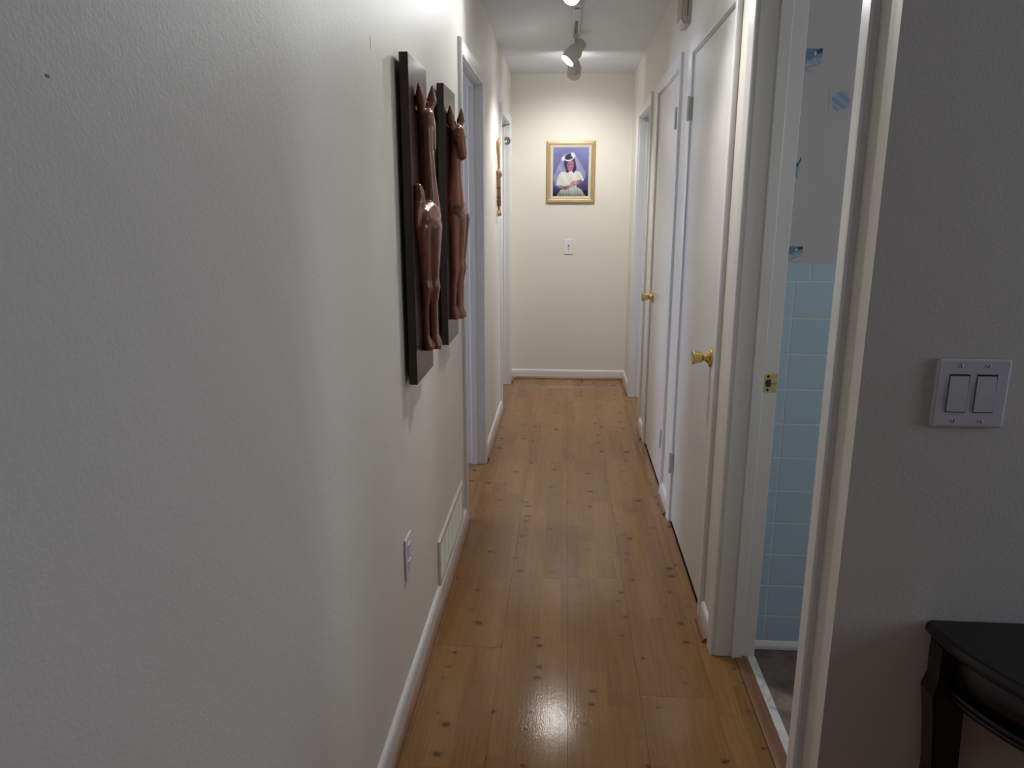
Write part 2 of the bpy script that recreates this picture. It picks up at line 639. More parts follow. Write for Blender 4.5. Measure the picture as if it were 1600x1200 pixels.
# end joint at y=2.71 for the column left of the middle seam and 2.22 for the next one left
phase = {0: 0.9, 1: 2.22, 2: 2.71, 3: 1.35, 4: 2.0, 5: 0.55}
for c in range(6):
    xa, xb = col0 + c * PWID, col0 + (c + 1) * PWID
    xa = max(xa, 0.0)
    xb = min(xb, 1.022)
    if xb - xa < 0.02:
        continue
    p = phase[c]
    while p > -3.0:
        p -= PLEN
    while p < D:
        a, b = max(p, -3.0), min(p + PLEN, D - 0.001)
        if b - a > 0.05:
            if c == 5 or (c == 4 and xb > W):
                # planks against the right wall run into the openings only
                spans = []
                inside = [(-3.0, YC), (RB[0], RB[1])]
                lim = W - 0.001
                for s0, s1 in inside:
                    u, v = max(a, s0), min(b, s1)
                    if v - u > 0.04:
                        add_plank(xa, xb, u, v)
                rest = [(YC, RB[0]), (RB[1], D)]
                for s0, s1 in rest:
                    u, v = max(a, s0), min(b, s1)
                    if v - u > 0.04 and lim - xa > 0.02:
                        add_plank(xa, lim, u, v)
            else:
                add_plank(xa, xb, a, b)
        p += PLEN
# living-room floor to the right
c = 0
x = 1.022
while x < 3.3:
    xb = min(x + PWID, 3.3)
    p = -3.0 - (c * 0.47) % PLEN
    while p < YC:
        a, b = max(p, -3.0), min(p + PLEN, YC)
        if b - a > 0.05:
            add_plank(x, xb, a, b)
        p += PLEN
    x = xb
    c += 1
# planks run on through the open doorways
for (ya, yb), (xa, xb) in ((L1, (-TL, 0.0)), (L2, (-TL, 0.0)), (RA, (W, W + TR))):
    add_plank(xa, xb, ya, yb)
# floors of the side rooms
struct('floor_bedroom', bm_box(-3.0, -TL, 0.9, D, -0.02, -0.001), plain('beige_carpet', (0.34, 0.29, 0.24), 0.95, 0.1, bmp=0.6), 'beige floor of the rooms beyond the left doors', 'floor')
struct('floor_far_room', bm_box(W + TR, 3.3, 2.3, D, -0.02, -0.001), plain('beige_carpet_far', (0.34, 0.29, 0.24), 0.95, 0.1, bmp=0.6), 'beige floor of the room beyond the far right door', 'floor')

# ------------------------------------------------------------------ bathroom beyond the near right opening
TY = 2.292      # face of its tiled wall
bathw = struct('wall_bathroom', bm_box(W + TR, 2.8, TY, 2.42, 0, H), M_paper, 'bathroom wall with blue tiles below pale patterned wallpaper', 'wall')
TP = 0.1105


def tile_mesh(w, h):
    bm = bm_box(-w / 2, w / 2, -0.006, 0.002, 0, h, 0.0022, 2)
    me = bpy.data.meshes.new('tile')
    bm.to_mesh(me)
    bm.free()
    me.materials.append(M_tile)
    return me


g = 0.0028
top_full = 1.2225
jx = 1.131
z = top_full
rows = []
while z > 0.03:
    z0 = max(z - TP, 0.024)
    rows.append((z0 + g / 2, z - g / 2))
    z -= TP
tcache = {}
xs = []
x = jx - 0.115
while x < 2.0:
    xs.append((max(x, W + TR + 0.002), x + 0.115))
    x += 0.115
for z0, z1 in rows:
    for a, b in xs:
        k = (round(b - a - g, 4), round(z1 - z0, 4))
        if k not in tcache:
            tcache[k] = tile_mesh(*k)
        shared('tile', tcache[k], ((a + b) / 2, TY, z0), bathw)
x = 1.174 - TP
while x < 2.0:
    a, b = max(x, W + TR + 0.002), x + TP
    k = (round(b - a - g, 4), 0.0525)
    if k not in tcache:
        tcache[k] = tile_mesh(*k)
    shared('tile', tcache[k], ((a + b) / 2, TY, top_full + g / 2), bathw)
    x += TP
obj('grout_bed', bm_box(W + TR + 0.001, 2.0, TY - 0.0050, TY + 0.001, 0.0, 1.274), M_grout, bathw)
struct('wall_bathroom_back', wall_with_holes(2.7, 2.8, YC + 0.12, TY, [(1.52, 1.92, 1.15, 1.95)]), M_paper, 'bathroom end wall with a small window', 'wall')
struct('floor_bathroom', bm_box(1.0885, 2.7, YC + 0.12, TY, -0.02, -0.004), M_stone, 'dark brown stone tiled bathroom floor', 'floor')
for i, yy in enumerate((1.74, 2.02)):
    pass
prof = [(TY - 0.006, 0.0), (TY - 0.020, 0.0), (TY - 0.020, 0.012), (TY - 0.014, 0.022), (TY - 0.006, 0.026)]
struct('baseboard_bathroom', bm_extrude(prof, 'X', 1.0885, 2.7), M_trim, 'narrow white moulding under the blue bathroom tiles', 'baseboard')
struct('trim_1', bm_box(1.0625, 1.0885, RB[0] + 0.001, RB[1] - 0.001, -0.02, 0.006, 0.002, 2), M_marble, 'white marble threshold of the bathroom opening', 'threshold')
struct('trim_2', bm_extrude([(1.0225, -0.02), (1.0225, 0.003), (1.028, 0.006), (1.054, 0.006), (1.0620, 0.003), (1.0620, -0.02)], 'Y', RB[0] + 0.001, RB[1] - 0.001), M_shoe, 'reddish wood reducer strip beside the marble threshold', 'threshold')


# wallpaper motifs: small printed pictures
def printed(name, x0, x1, z0, z1, y, nx, nz, fn, mat, parent, flip=-1):
    """A printed sheet facing -Y whose colours come from fn(u, v)."""
    bm = bmesh.new()
    grid = [[bm.verts.new((x0 + (x1 - x0) * i / nx, y, z0 + (z1 - z0) * j / nz)) for i in range(nx + 1)] for j in range(nz + 1)]
    for j in range(nz):
        for i in range(nx):
            bm.faces.new((grid[j][i], grid[j][i + 1], grid[j + 1][i + 1], grid[j + 1][i]))
    o = obj(name, bm, mat, parent, origin=((x0 + x1) / 2, y, z0))
    me = o.data
    ca = me.color_attributes.new('print', 'FLOAT_COLOR', 'POINT')
    for j in range(nz + 1):
        for i in range(nx + 1):
            c = fn(i / nx, j / nz)
            ca.data[j * (nx + 1) + i].color = (*[srgb(v) for v in c], 1)
    return o


def srgb(v):
    v = v / 255.0
    return v / 12.92 if v <= 0.04045 else ((v + 0.055) / 1.055) ** 2.4


PAPER = (197, 195, 195)


def mixc(a, b, t):
    t = max(0.0, min(1.0, t))
    return tuple(x + (y - x) * t for x, y in zip(a, b))


def motif_scene(u, v):
    # a seaside view: sky and foliage above a pale foot
    c = PAPER
    if v > 0.36:
        c = (124, 158, 178)
        if v < 0.62:
            c = mixc((150, 170, 190), (176, 184, 200), math.sin(u * 17 + v * 9) * 0.5 + 0.5)
        if (u - 0.2) ** 2 + (v - 0.85) ** 2 * 0.8 < 0.09 + 0.02 * math.sin(u * 40):
            c = (104, 140, 158)
        if abs(v - (0.66 + 0.28 * u)) < 0.10 and u > 0.45:
            c = (58, 84, 102)
        if (u - 0.55) ** 2 + (v - 0.8) ** 2 < 0.008:
            c = (206, 216, 220)
    else:
        if abs(v - 0.2 - 0.25 * u) < 0.03 or abs(v - 0.1) < 0.025 and u < 0.4:
            c = (150, 152, 162)
        else:
            c = mixc((186, 188, 194), PAPER, u)
    return c


def motif_cloud(u, v):
    r = ((u - 0.55) / 0.45) ** 2 + ((v - 0.5) / 0.5) ** 2 + 0.10 * math.sin(4 * math.atan2(v - 0.5, u - 0.55))
    if r < 0.9:
        return mixc((134, 160, 190), (168, 182, 202), math.sin(u * 11 + v * 15) * 0.5 + 0.5)
    return PAPER


def motif_post(u, v):
    if v > 0.55 and abs(u - (0.4 + 0.6 * (v - 0.55) / 0.45)) < 0.16:
        return (92, 88, 96)
    if v < 0.72 and 0.0 < u < 0.6:
        return (88, 122, 150) if v > 0.5 else (132, 166, 188)
    return PAPER


py_ = TY - 0.0008
for name, box, fn in (('wallpaper_motif', (1.108, 1.152, 1.802, 1.867), motif_scene), ('wallpaper_motif', (1.182, 1.240, 1.700, 1.757), motif_cloud),
                      ('wallpaper_motif', (1.105, 1.119, 1.520, 1.578), motif_post), ('wallpaper_motif', (1.104, 1.146, 1.2765, 1.325), motif_scene),
                      ('wallpaper_motif', (1.40, 1.444, 1.802, 1.867), motif_scene), ('wallpaper_motif', (1.52, 1.578, 1.48, 1.537), motif_cloud)):
    printed(name, box[0], box[1], box[2], box[3], py_, 22, 28, fn, M_motif, bathw)


# ------------------------------------------------------------------ door frames and doors
CW, CT = 0.058, 0.016       # casing width / thickness


def casing_profile():
    # across the width (0 = inner edge, CW = outer edge), height off the wall
    return [(0, 0), (0, 0.009), (0.004, 0.012), (0.02, 0.0135), (0.046, CT), (0.054, CT), (CW, 0.012), (CW, 0)]


def casing_leg(side, wallx, sgn, yin, out, ztop):
    """Vertical casing on the plane x=wallx; sgn: direction off the wall; out: +1/-1 along Y away from the opening."""
    t = bmesh.new()
    pr = casing_profile()
    A = [t.verts.new((wallx + sgn * h, yin + out * w, 0.001)) for w, h in pr]
    B = [t.verts.new((wallx + sgn * h, yin + out * w, ztop + w)) for w, h in pr]      # mitred head
    n = len(pr)
    for k in range(n):
        t.faces.new((A[k], A[(k + 1) % n], B[(k + 1) % n], B[k]))
    t.faces.new(A)
    t.faces.new(B)
    bmesh.ops.recalc_face_normals(t, faces=t.faces)
    return t


def casing_head(wallx, sgn, ya, yb, ztop):
    t = bmesh.new()
    pr = casing_profile()
    A = [t.verts.new((wallx + sgn * h, ya - w, ztop + w)) for w, h in pr]
    B = [t.verts.new((wallx + sgn * h, yb + w, ztop + w)) for w, h in pr]
    n = len(pr)
    for k in range(n):
        t.faces.new((A[k], A[(k + 1) % n], B[(k + 1) % n], B[k]))
    t.faces.new(A)
    t.faces.new(B)
    bmesh.ops.recalc_face_normals(t, faces=t.faces)
    return t


def frame(n, opening, wallx, sgn, thick, label, stop_at=None, both=True):
    """Door frame: jambs lining the wall thickness, stops, casing. sgn = direction from the wall into the hall."""
    a, b = opening
    e = thing('door_%d' % n, (wallx, (a + b) / 2, 0), label, 'door', kind='structure')
    x0, x1 = sorted((wallx, wallx - sgn * thick))
    r = 0.004                                      # reveal between jamb and casing
    for yy0, yy1 in ((a - J, a), (b, b + J)):
        obj('jamb', bm_box(x0, x1, yy0, yy1, 0, HEAD + J, 0.0015, 1), M_trim, e)
    obj('head_jamb', bm_box(x0, x1, a, b, HEAD, HEAD + J, 0.0015, 1), M_trim, e)
    obj('casing', casing_leg(0, wallx, sgn, a - r, -1, HEAD + r), M_trim, e)
    obj('casing', casing_leg(1, wallx, sgn, b + r, 1, HEAD + r), M_trim, e)
    obj('head_casing', casing_head(wallx, sgn, a - r, b + r, HEAD + r), M_trim, e)
    if stop_at:
        s0, s1 = sorted((wallx - sgn * stop_at[0], wallx - sgn * stop_at[1]))
        t = 0.011
        obj('stop', bm_box(s0, s1, a, a + t, 0, HEAD, 0.002, 1), M_trim, e)
        obj('stop', bm_box(s0, s1, b - t, b, 0, HEAD, 0.002, 1), M_trim, e)
        obj('head_stop', bm_box(s0, s1, a + t, b - t, HEAD - t, HEAD, 0.002, 1), M_trim, e)
    return e


d1 = frame(1, L1, 0.0, 1, TL, 'white framed doorway on the left wall beside the carved plaques', (0.034, 0.067))
d2 = frame(2, L2, 0.0, 1, TL, 'white framed doorway at the far end of the left wall', (0.034, 0.067))
d3 = frame(3, RB, W, -1, TR, 'white framed bathroom doorway nearest on the right', (0.052, 0.085))
d4 = frame(4, RC, W, -1, TR, 'closed white closet door with hinges at its far side', (0.040, 0.075))
d5 = frame(5, R2, W, -1, TR, 'closed white closet door farther down the right wall', (0.040, 0.075))
d6 = frame(6, RA, W, -1, TR, 'white framed open doorway at the far end of the right wall', (0.052, 0.085))


def knob_profile():
    return [(0.0, 0.0), (0.034, 0.0), (0.0345, 0.003), (0.032, 0.006), (0.024, 0.0085), (0.0185, 0.011), (0.0175, 0.016), (0.0125, 0.018),
            (0.0115, 0.024), (0.0135, 0.028), (0.0170, 0.030), (0.0185, 0.036), (0.0205, 0.045), (0.0232, 0.055), (0.0250, 0.061),
            (0.0248, 0.0640), (0.0225, 0.0648), (0.0205, 0.0630), (0.0, 0.0615)]


def closet(e, op, knob_y, hinge_y, zk):
    a, b = op
    leaf = obj('door_leaf', bm_box(W + 0.0015, W + 0.0365, a + 0.003, b - 0.003, 0.012, HEAD - 0.003, 0.0015, 1), M_door, e)
    obj('knob', bm_lathe(knob_profile(), seg=36, origin=(W + 0.0015, knob_y, zk), direction=(-1, 0, 0)), M_brass, leaf)
    s = 1 if hinge_y > (a + b) / 2 else -1
    for zc in (1.83, 0.29):
        bm = bmesh.new()
        hy = hinge_y + s * 0.004
        for k in range(5):
            z0 = zc - 0.045 + k * 0.018
            bm_lathe([(0, 0), (0.0062, 0), (0.0065, 0.001), (0.0065, 0.0150), (0.0045, 0.0160), (0.0045, 0.018)], seg=14, origin=(W - 0.0165, hy, z0), bm=bm)
        for zz in (zc - 0.049, zc + 0.045):
            bm_lathe([(0, 0), (0.0045, 0), (0.0045, 0.003), (0.0, 0.004)], seg=12, origin=(W - 0.0165, hy, zz), bm=bm)
        bm_box(W - 0.014, W + 0.0018, min(hy, hy - s * 0.0015), max(hy, hy - s * 0.0015), zc - 0.045, zc + 0.045, bm=bm)
        obj('hinge', bm, M_hinge, leaf)


closet(d4, RC, RC[0] + 0.10, RC[1] - 0.002, 0.925)
closet(d5, R2, R2[1] - 0.075, R2[0] + 0.002, 0.922)
for op, e in ((RC, d4), (R2, d5)):
    obj('threshold', bm_box(W + 0.002, W + TR, op[0], op[1], -0.02, -0.001), M_dark, e)

# strike plate on the bathroom jamb
sy, sz = RB[1], 0.925
sp = obj('strike_plate', bm_box(1.0455, 1.0845, sy - 0.0016, sy, sz - 0.0285, sz + 0.0285, 0.0007, 1), M_brass2, d3)
bm = bm_lathe([(0, 0), (0.0042, 0), (0.0036, 0.0006), (0, 0.0004)], seg=14, origin=(1.0575, sy - 0.0016, sz + 0.0205), direction=(0, -1, 0))
bm_lathe([(0, 0), (0.0042, 0), (0.0036, 0.0006), (0, 0.0004)], seg=14, origin=(1.0575, sy - 0.0016, sz - 0.0205), direction=(0, -1, 0), bm=bm)
obj('screw', bm, M_dark, sp)
hole = [(1.0665, sz - 0.0115), (1.0665, sz + 0.0115), (1.056, sz + 0.0115), (1.0515, sz + 0.009), (1.0495, sz + 0.003), (1.0495, sz - 0.004), (1.052, sz - 0.010), (1.056, sz - 0.0115)]
obj('latch_hole', bm_extrude(hole, 'Y', sy - 0.0021, sy - 0.0012), M_slot, sp)
obj('slit', bm_box(1.0665, 1.0845, sy - 0.0020, sy - 0.0014, sz - 0.0025, sz - 0.0005), M_slot, sp)

# ------------------------------------------------------------------ baseboards with wood shoe moulding
BH, BT, SH = 0.078, 0.013, 0.0155
bprof = [(0, 0), (BT, 0), (BT, BH - 0.022), (BT - 0.001, BH - 0.012), (BT - 0.004, BH - 0.004), (BT - 0.008, BH), (0, BH)]
sprof = [(BT, 0.0)] + [(BT + SH * math.cos(t * PI / 12), SH * 1.15 * math.sin(t * PI / 12)) for t in range(0, 7)]


def baseboard(name, wall, p0, p1, label, sh0=0.0, sh1=0.0):
    """wall: 'L','R','E' or 'C'."""
    def tr(pr):
        if wall == 'L':
            return [(u, v) for u, v in pr], 'Y'
        if wall == 'R':
            return [(W - u, v) for u, v in pr], 'Y'
        if wall == 'E':
            return [(D - u, v) for u, v in pr], 'X'
        return [(YC - u, v) for u, v in pr], 'X'
    pr, ax = tr(bprof)
    o = obj(name, bm_extrude(pr, ax, p0, p1), M_trim)
    tag(o, label, 'baseboard', kind='structure')
    pr, ax = tr(sprof)
    obj('shoe_molding', bm_extrude(pr, ax, p0 + sh0, p1 - sh1, smooth=False), M_shoe, o)
    return o


q = 0.004 + CW
baseboard('baseboard_left', 'L', -3.0, L1[0] - q, 'long white baseboard with wood shoe along the near left wall')
baseboard('baseboard_left_far', 'L', L1[1] + q, L2[0] - q, 'short white baseboard between the two left doorways')
baseboard('baseboard_left_end', 'L', L2[1] + q, D - 0.03, 'small piece of baseboard in the far left corner')
baseboard('baseboard_end', 'E', 0.0, W, 'white baseboard with wood shoe across the end wall')
baseboard('baseboard_right_near', 'R', RB[1] + q, RC[0] - q, 'tiny baseboard piece between bathroom doorway and near closet door', 0.012)
baseboard('baseboard_right_middle', 'R', RC[1] + q, R2[0] - q, 'short baseboard piece between the two closet doors', 0.012)
baseboard('baseboard_right_far', 'R', R2[1] + q, RA[0] - q, 'short baseboard piece between far closet door and far right doorway', 0.012)
baseboard('baseboard_right_end', 'R', RA[1] + q, D - 0.03, 'short baseboard piece right of the end wall corner')
baseboard('baseboard_corner', 'C', W + 0.03, 3.3, 'baseboard behind the dark table on the shaded wall')


# ------------------------------------------------------------------ framed photograph on the end wall
def prism_frame(x0, x1, z0, z1, yback, prof):
    """Mitred rectangular frame; prof: (inset from outer edge, height towards -Y) open list, closed at back."""
    t = bmesh.new()
    loops = []
    for ins, h in prof:
        loops.append([t.verts.new(p) for p in ((x0 + ins, yback - h, z0 + ins), (x1 - ins, yback - h, z0 + ins), (x1 - ins, yback - h, z1 - ins), (x0 + ins, yback - h, z1 - ins))])
    n = len(loops)
    for i in range(n):
        A, B = loops[i], loops[(i + 1) % n]
        for k in range(4):
            t.faces.new((A[k], A[(k + 1) % 4], B[(k + 1) % 4], B[k]))
    bmesh.ops.recalc_face_normals(t, faces=t.faces)
    return t


PX0, PX1, PZ0, PZ1 = 0.283, 0.672, 1.459, 1.940
pf = thing('framed_photo', (0.4775, D, PZ0), 'gold framed studio photo of a veiled person in white on the end wall', 'picture')
yb = D - 0.001
obj('frame', prism_frame(PX0, PX1, PZ0, PZ1, yb, [(0, 0), (0, 0.012), (0.004, 0.020), (0.010, 0.021), (0.016, 0.015), (0.021, 0.016), (0.030, 0.011), (0.035, 0.011), (0.035, 0)]), M_gold, pf)
obj('liner', prism_frame(PX0 + 0.034, PX1 - 0.034, PZ0 + 0.034, PZ1 - 0.034, yb, [(0, 0), (0, 0.010), (0.014, 0.0085), (0.018, 0.0075), (0.020, 0.004), (0.020, 0)]), M_liner, pf)


def ell(u, v, cx, cy, rx, ry, rot=0.0):
    du, dv = u - cx, v - cy
    c, s = math.cos(rot), math.sin(rot)
    return ((c * du + s * dv) / rx) ** 2 + ((-s * du + c * dv) / ry) ** 2


def inside_poly(u, v, P):
    r = False
    j = len(P) - 1
    for i in range(len(P)):
        if (P[i][1] > v) != (P[j][1] > v) and u < (P[j][0] - P[i][0]) * (v - P[i][1]) / (P[j][1] - P[i][1]) + P[i][0]:
            r = not r
        j = i
    return r


def portrait(u, v):
    # u: left to right, v: bottom to top (photo aspect 0.77)
    wob = math.sin(u * 23 + v * 17) * 0.5 + 0.5
    c = mixc((74, 70, 122), (138, 142, 196), 0.15 + 0.75 * v + 0.12 * math.sin(5 * u + 3 * v))
    c = mixc(c, (54, 44, 84), max(0, (0.28 - v) * 2.6))
    veil = [(0.30, 0.86), (0.24, 0.76), (0.10, 0.55), (0.02, 0.40), (0.06, 0.22), (0.22, 0.16), (0.40, 0.60), (0.60, 0.66), (0.70, 0.46), (0.90, 0.36), (0.93, 0.48), (0.76, 0.70), (0.62, 0.86), (0.52, 0.89)]
    if inside_poly(u, v, veil):
        c = mixc(c, (196, 198, 226), 0.45 + 0.2 * wob)
    dress = [(0.10, 0.24), (0.16, 0.44), (0.24, 0.50), (0.42, 0.51), (0.62, 0.53), (0.76, 0.50), (0.88, 0.34), (0.80, 0.28), (0.70, 0.30), (0.66, 0.20), (0.80, 0.14), (0.93, 0.0), (0.10, 0.0), (0.22, 0.13), (0.36, 0.17)]
    if inside_poly(u, v, dress):
        c = mixc((222, 222, 212), (238, 236, 228), wob)
        if v < 0.2 and abs(math.sin(u * 38)) > 0.93:
            c = mixc(c, (150, 160, 150), 0.5)
    arm = [(0.18, 0.20), (0.34, 0.13), (0.56, 0.19), (0.84, 0.30), (0.80, 0.35), (0.62, 0.31), (0.50, 0.24), (0.30, 0.20), (0.20, 0.24)]
    if inside_poly(u, v, arm):
        c = mixc((150, 100, 116), (196, 150, 150), wob)
    if ell(u, v, 0.57, 0.26, 0.10, 0.055, 0.5) < 1:
        c = mixc((196, 150, 156), (226, 190, 186), wob)
    # hair, face, band
    if ell(u, v, 0.46, 0.70, 0.155, 0.175, -0.18) < 1 or inside_poly(u, v, [(0.33, 0.70), (0.38, 0.49), (0.44, 0.48), (0.45, 0.70)]) or inside_poly(u, v, [(0.52, 0.70), (0.55, 0.49), (0.60, 0.48), (0.66, 0.58), (0.62, 0.74)]):
        c = mixc((40, 28, 58), (70, 50, 84), wob)
    if ell(u, v, 0.49, 0.635, 0.088, 0.115, -0.16) < 1:
        c = mixc((196, 140, 152), (168, 112, 134), (0.55 - u) * 4 + 0.3)
        if ell(u, v, 0.455, 0.655, 0.022, 0.010) < 1 or ell(u, v, 0.525, 0.662, 0.022, 0.010) < 1:
            c = (64, 40, 66)
        if ell(u, v, 0.495, 0.578, 0.032, 0.010) < 1:
            c = (160, 74, 104)
    if abs(v - (0.735 + 0.14 * (u - 0.45)) - 0.05 * ((u - 0.45) / 0.15) ** 2) < 0.013 and 0.27 < u < 0.62:
        c = (226, 226, 240)
    if ell(u, v, 0.28, 0.77, 0.055, 0.04, 0.6) < 1 or ell(u, v, 0.56, 0.845, 0.06, 0.045, -0.7) < 1:
        c = mixc((212, 212, 234), (240, 240, 248), wob)
    return c


ph = printed('photo_print', PX0 + 0.052, PX1 - 0.052, PZ0 + 0.052, PZ1 - 0.052, yb - 0.004, 84, 108, portrait, M_print, pf)
obj('glass_pane', bm_box(PX0 + 0.050, PX1 - 0.050, yb - 0.0068, yb - 0.0055, PZ0 + 0.050, PZ1 - 0.050), M_glass, pf)


# ------------------------------------------------------------------ switches and outlet
def plate_mesh(w, h, t=0.006, bev=0.003):
    return bm_box(-w / 2, w / 2, -t, 0, -h / 2, h / 2, bev, 3)


def mover(bm, loc, rz=0.0):
    bmesh.ops.transform(bm, matrix=Matrix.Translation(loc) @ Matrix.Rotation(rz, 4, 'Z'), verts=bm.verts)
    return bm


def screws(pts, t, rz, base, parent):
    for (u, v, ang) in pts:
        b = bm_lathe([(0, 0), (0.0036, 0), (0.0034, 0.0009), (0, 0.0012)], seg=14, origin=(u, -t, v), direction=(0, -1, 0))
        s = obj('screw', mover(b, base, rz), M_white, parent)
        k = bmesh.new()
        bm_box(-0.0006, 0.0006, -0.0003, 0.0003, -0.0032, 0.0032, bm=k)
        bmesh.ops.transform(k, matrix=Matrix.Translation((u, -t - 0.0012, v)) @ Matrix.Rotation(ang, 4, 'Y'), verts=k.verts)
        obj('screw_slot', mover(k, base, rz), M_slot, s)


# toggle switch on the end wall
base = (0.4715, D, 1.110)
sw = thing('light_switch', (base[0], D, base[2] - 0.062), 'small white toggle light switch below the framed photo', 'switch')
obj('plate', mover(plate_mesh(0.076, 0.122), base), M_white, sw)
obj('toggle_slot', mover(bm_box(-0.0055, 0.0055, -0.0066, -0.004, -0.013, 0.013), base), M_slot, sw)
tg = bm_box(-0.004, 0.004, -0.018, -0.004, -0.004, 0.004, 0.001, 2)
bmesh.ops.transform(tg, matrix=Matrix.Rotation(0.45, 4, 'X'), verts=tg.verts)
obj('toggle', mover(tg, base), M_white, sw)
screws([(0, 0.030, 0.3), (0, -0.030, -0.2)], 0.006, 0.0, base, sw)

# double rocker plate on the shaded wall
base = (1.140, YC, 1.1315)
sw = thing('rocker_switch', (base[0], YC, base[2] - 0.06), 'white plate with two rocker switches on the shaded right wall', 'switch')
obj('plate', mover(plate_mesh(0.122, 0.121, 0.0075, 0.005), base), M_white, sw)
for k, u in enumerate((-0.0225, 0.0225)):
    fr = obj('rocker_opening', mover(bm_box(u - 0.0168, u + 0.0168, -0.0079, -0.003, -0.0335, 0.0335), base), M_slot, sw)
    bm = bm_extrude([(-0.0060, -0.0322), (-0.0095, -0.0318), (-0.0100, 0.0), (-0.0078, 0.0318), (-0.0060, 0.0322)], 'X', u - 0.0155, u + 0.0155)
    obj('rocker', mover(bm, base), M_white, sw)
screws([(-0.0225, 0.0485, 0.1), (0.0225, 0.0485, 0.6), (-0.0225, -0.0485, 0.5), (0.0225, -0.0485, 0.35)], 0.0075, 0.0, base, sw)

# duplex outlet on the left wall (faces +X)
base = (0.0, 1.978, 0.448)
RZ = PI / 2
sw = thing('wall_outlet', (0, base[1], base[2] - 0.065), 'white power outlet low on the left wall before the air vent', 'outlet')
obj('plate', mover(plate_mesh(0.080, 0.128, 0.0065, 0.004), base, RZ), M_white, sw)
for zc in (0.026, -0.026):
    f = obj('socket', mover(bm_box(-0.0165, 0.0165, -0.0085, -0.005, zc - 0.0145, zc + 0.0145, 0.0012, 2), base, RZ), M_white, sw)
    for u, h in ((-0.0065, 0.0055), (0.0065, 0.0045)):
        obj('socket_slot', mover(bm_box(u - 0.001, u + 0.001, -0.0088, -0.0075, zc + 0.002 - h / 2, zc + 0.002 + h), base, RZ), M_slot, f)
    obj('socket_slot', mover(bm_lathe([(0, 0), (0.0024, 0), (0.0024, 0.0012), (0, 0.0012)], seg=12, origin=(0, -0.0076, zc - 0.008), direction=(0, -1, 0)), base, RZ), M_slot, f)
screws([(0, 0.0, 0.9)], 0.0065, RZ, base, sw)

# ------------------------------------------------------------------ air return grille low on the left wall
VY0, VY1, VZ0, VZ1 = 2.478, 3.105, 0.073, 0.252
vent = thing('air_vent', (0, (VY0 + VY1) / 2, VZ0), 'long cream metal air grille above the left baseboard', 'vent')


def yz_frame(y0, y1, z0, z1, prof):
    t = bmesh.new()
    loops = []
    for ins, h in prof:
        loops.append([t.verts.new(p) for p in ((h, y0 + ins, z0 + ins), (h, y1 - ins, z0 + ins), (h, y1 - ins, z1 - ins), (h, y0 + ins, z1 - ins))])
    n = len(loops)
    for i in range(n):
        A, B = loops[i], loops[(i + 1) % n]
        for k in range(4):
            t.faces.new((A[k], A[(k + 1) % 4], B[(k + 1) % 4], B[k]))
    bmesh.ops.recalc_face_normals(t, faces=t.faces)
    return t


obj('frame', yz_frame(VY0, VY1, VZ0, VZ1, [(0, 0.0), (0, 0.005), (0.004, 0.009), (0.020, 0.009), (0.023, 0.004), (0.023, 0.0)]), M_vent, vent)
obj('duct_back', bm_box(0.0003, 0.0012, VY0 + 0.02, VY1 - 0.02, VZ0 + 0.02, VZ1 - 0.02), M_dark, vent)
nb = 6
for k in range(1, nb):
    yy = VY0 + 0.022 + (VY1 - VY0 - 0.044) * k / nb
    obj('mullion', bm_box(0.0012, 0.0075, yy - 0.0035, yy + 0.0035, VZ0 + 0.022, VZ1 - 0.022), M_vent, vent)
lou = bmesh.new()
bm_extrude([(0.0012, 0.0), (0.0072, -0.0046), (0.0078, -0.0040), (0.0018, 0.0008)], 'Y', -(VY1 - VY0) / 2 + 0.022, (VY1 - VY0) / 2 - 0.022, bm=lou)
lme = bpy.data.meshes.new('slat')
lou.to_mesh(lme)
lou.free()
lme.materials.append(M_vent)
for k in range(20):
    shared('slat', lme, (0, (VY0 + VY1) / 2, VZ0 + 0.029 + k * 0.00655), vent)
for yy in (VY0 + 0.011, VY1 - 0.011):
    obj('screw', bm_lathe([(0, 0), (0.0042, 0), (0.0035, 0.0012), (0, 0.0018)], seg=12, origin=(0.009, yy, (VZ0 + VZ1) / 2), direction=(1, 0, 0)), M_steel, vent)


# ------------------------------------------------------------------ carved plaques
def cone_chain(bm, pts):
    """pts: (x, y, z, r) chain of round cones."""
    for (x, y, z, r) in pts:
        bm_ball((x, y, z), r, bm, 2)
    for a, b in zip(pts, pts[1:]):
        bm_tube([a[:3], b[:3]], [a[3], b[3]], 16, bm)


def remeshed(name, bm, mat, parent, voxel, smooth=6):
    o = obj(name, bm, mat, parent)
    md = o.modifiers.new('r', 'REMESH')
    md.mode = 'VOXEL'
    md.voxel_size = voxel
    md.use_smooth_shade = True
    ms = o.modifiers.new('s', 'SMOOTH')
    ms.factor = 0.5
    ms.iterations = smooth
    dg = bpy.context.evaluated_depsgraph_get()
    dg.update()
    me = bpy.data.meshes.new_from_object(o.evaluated_get(dg))
    o.modifiers.clear()
    old = o.data
    o.data = me
    bpy.data.meshes.remove(old)
    for p in me.polygons:
        p.use_smooth = True
    return o


BX0, BX1 = 0.012, 0.036


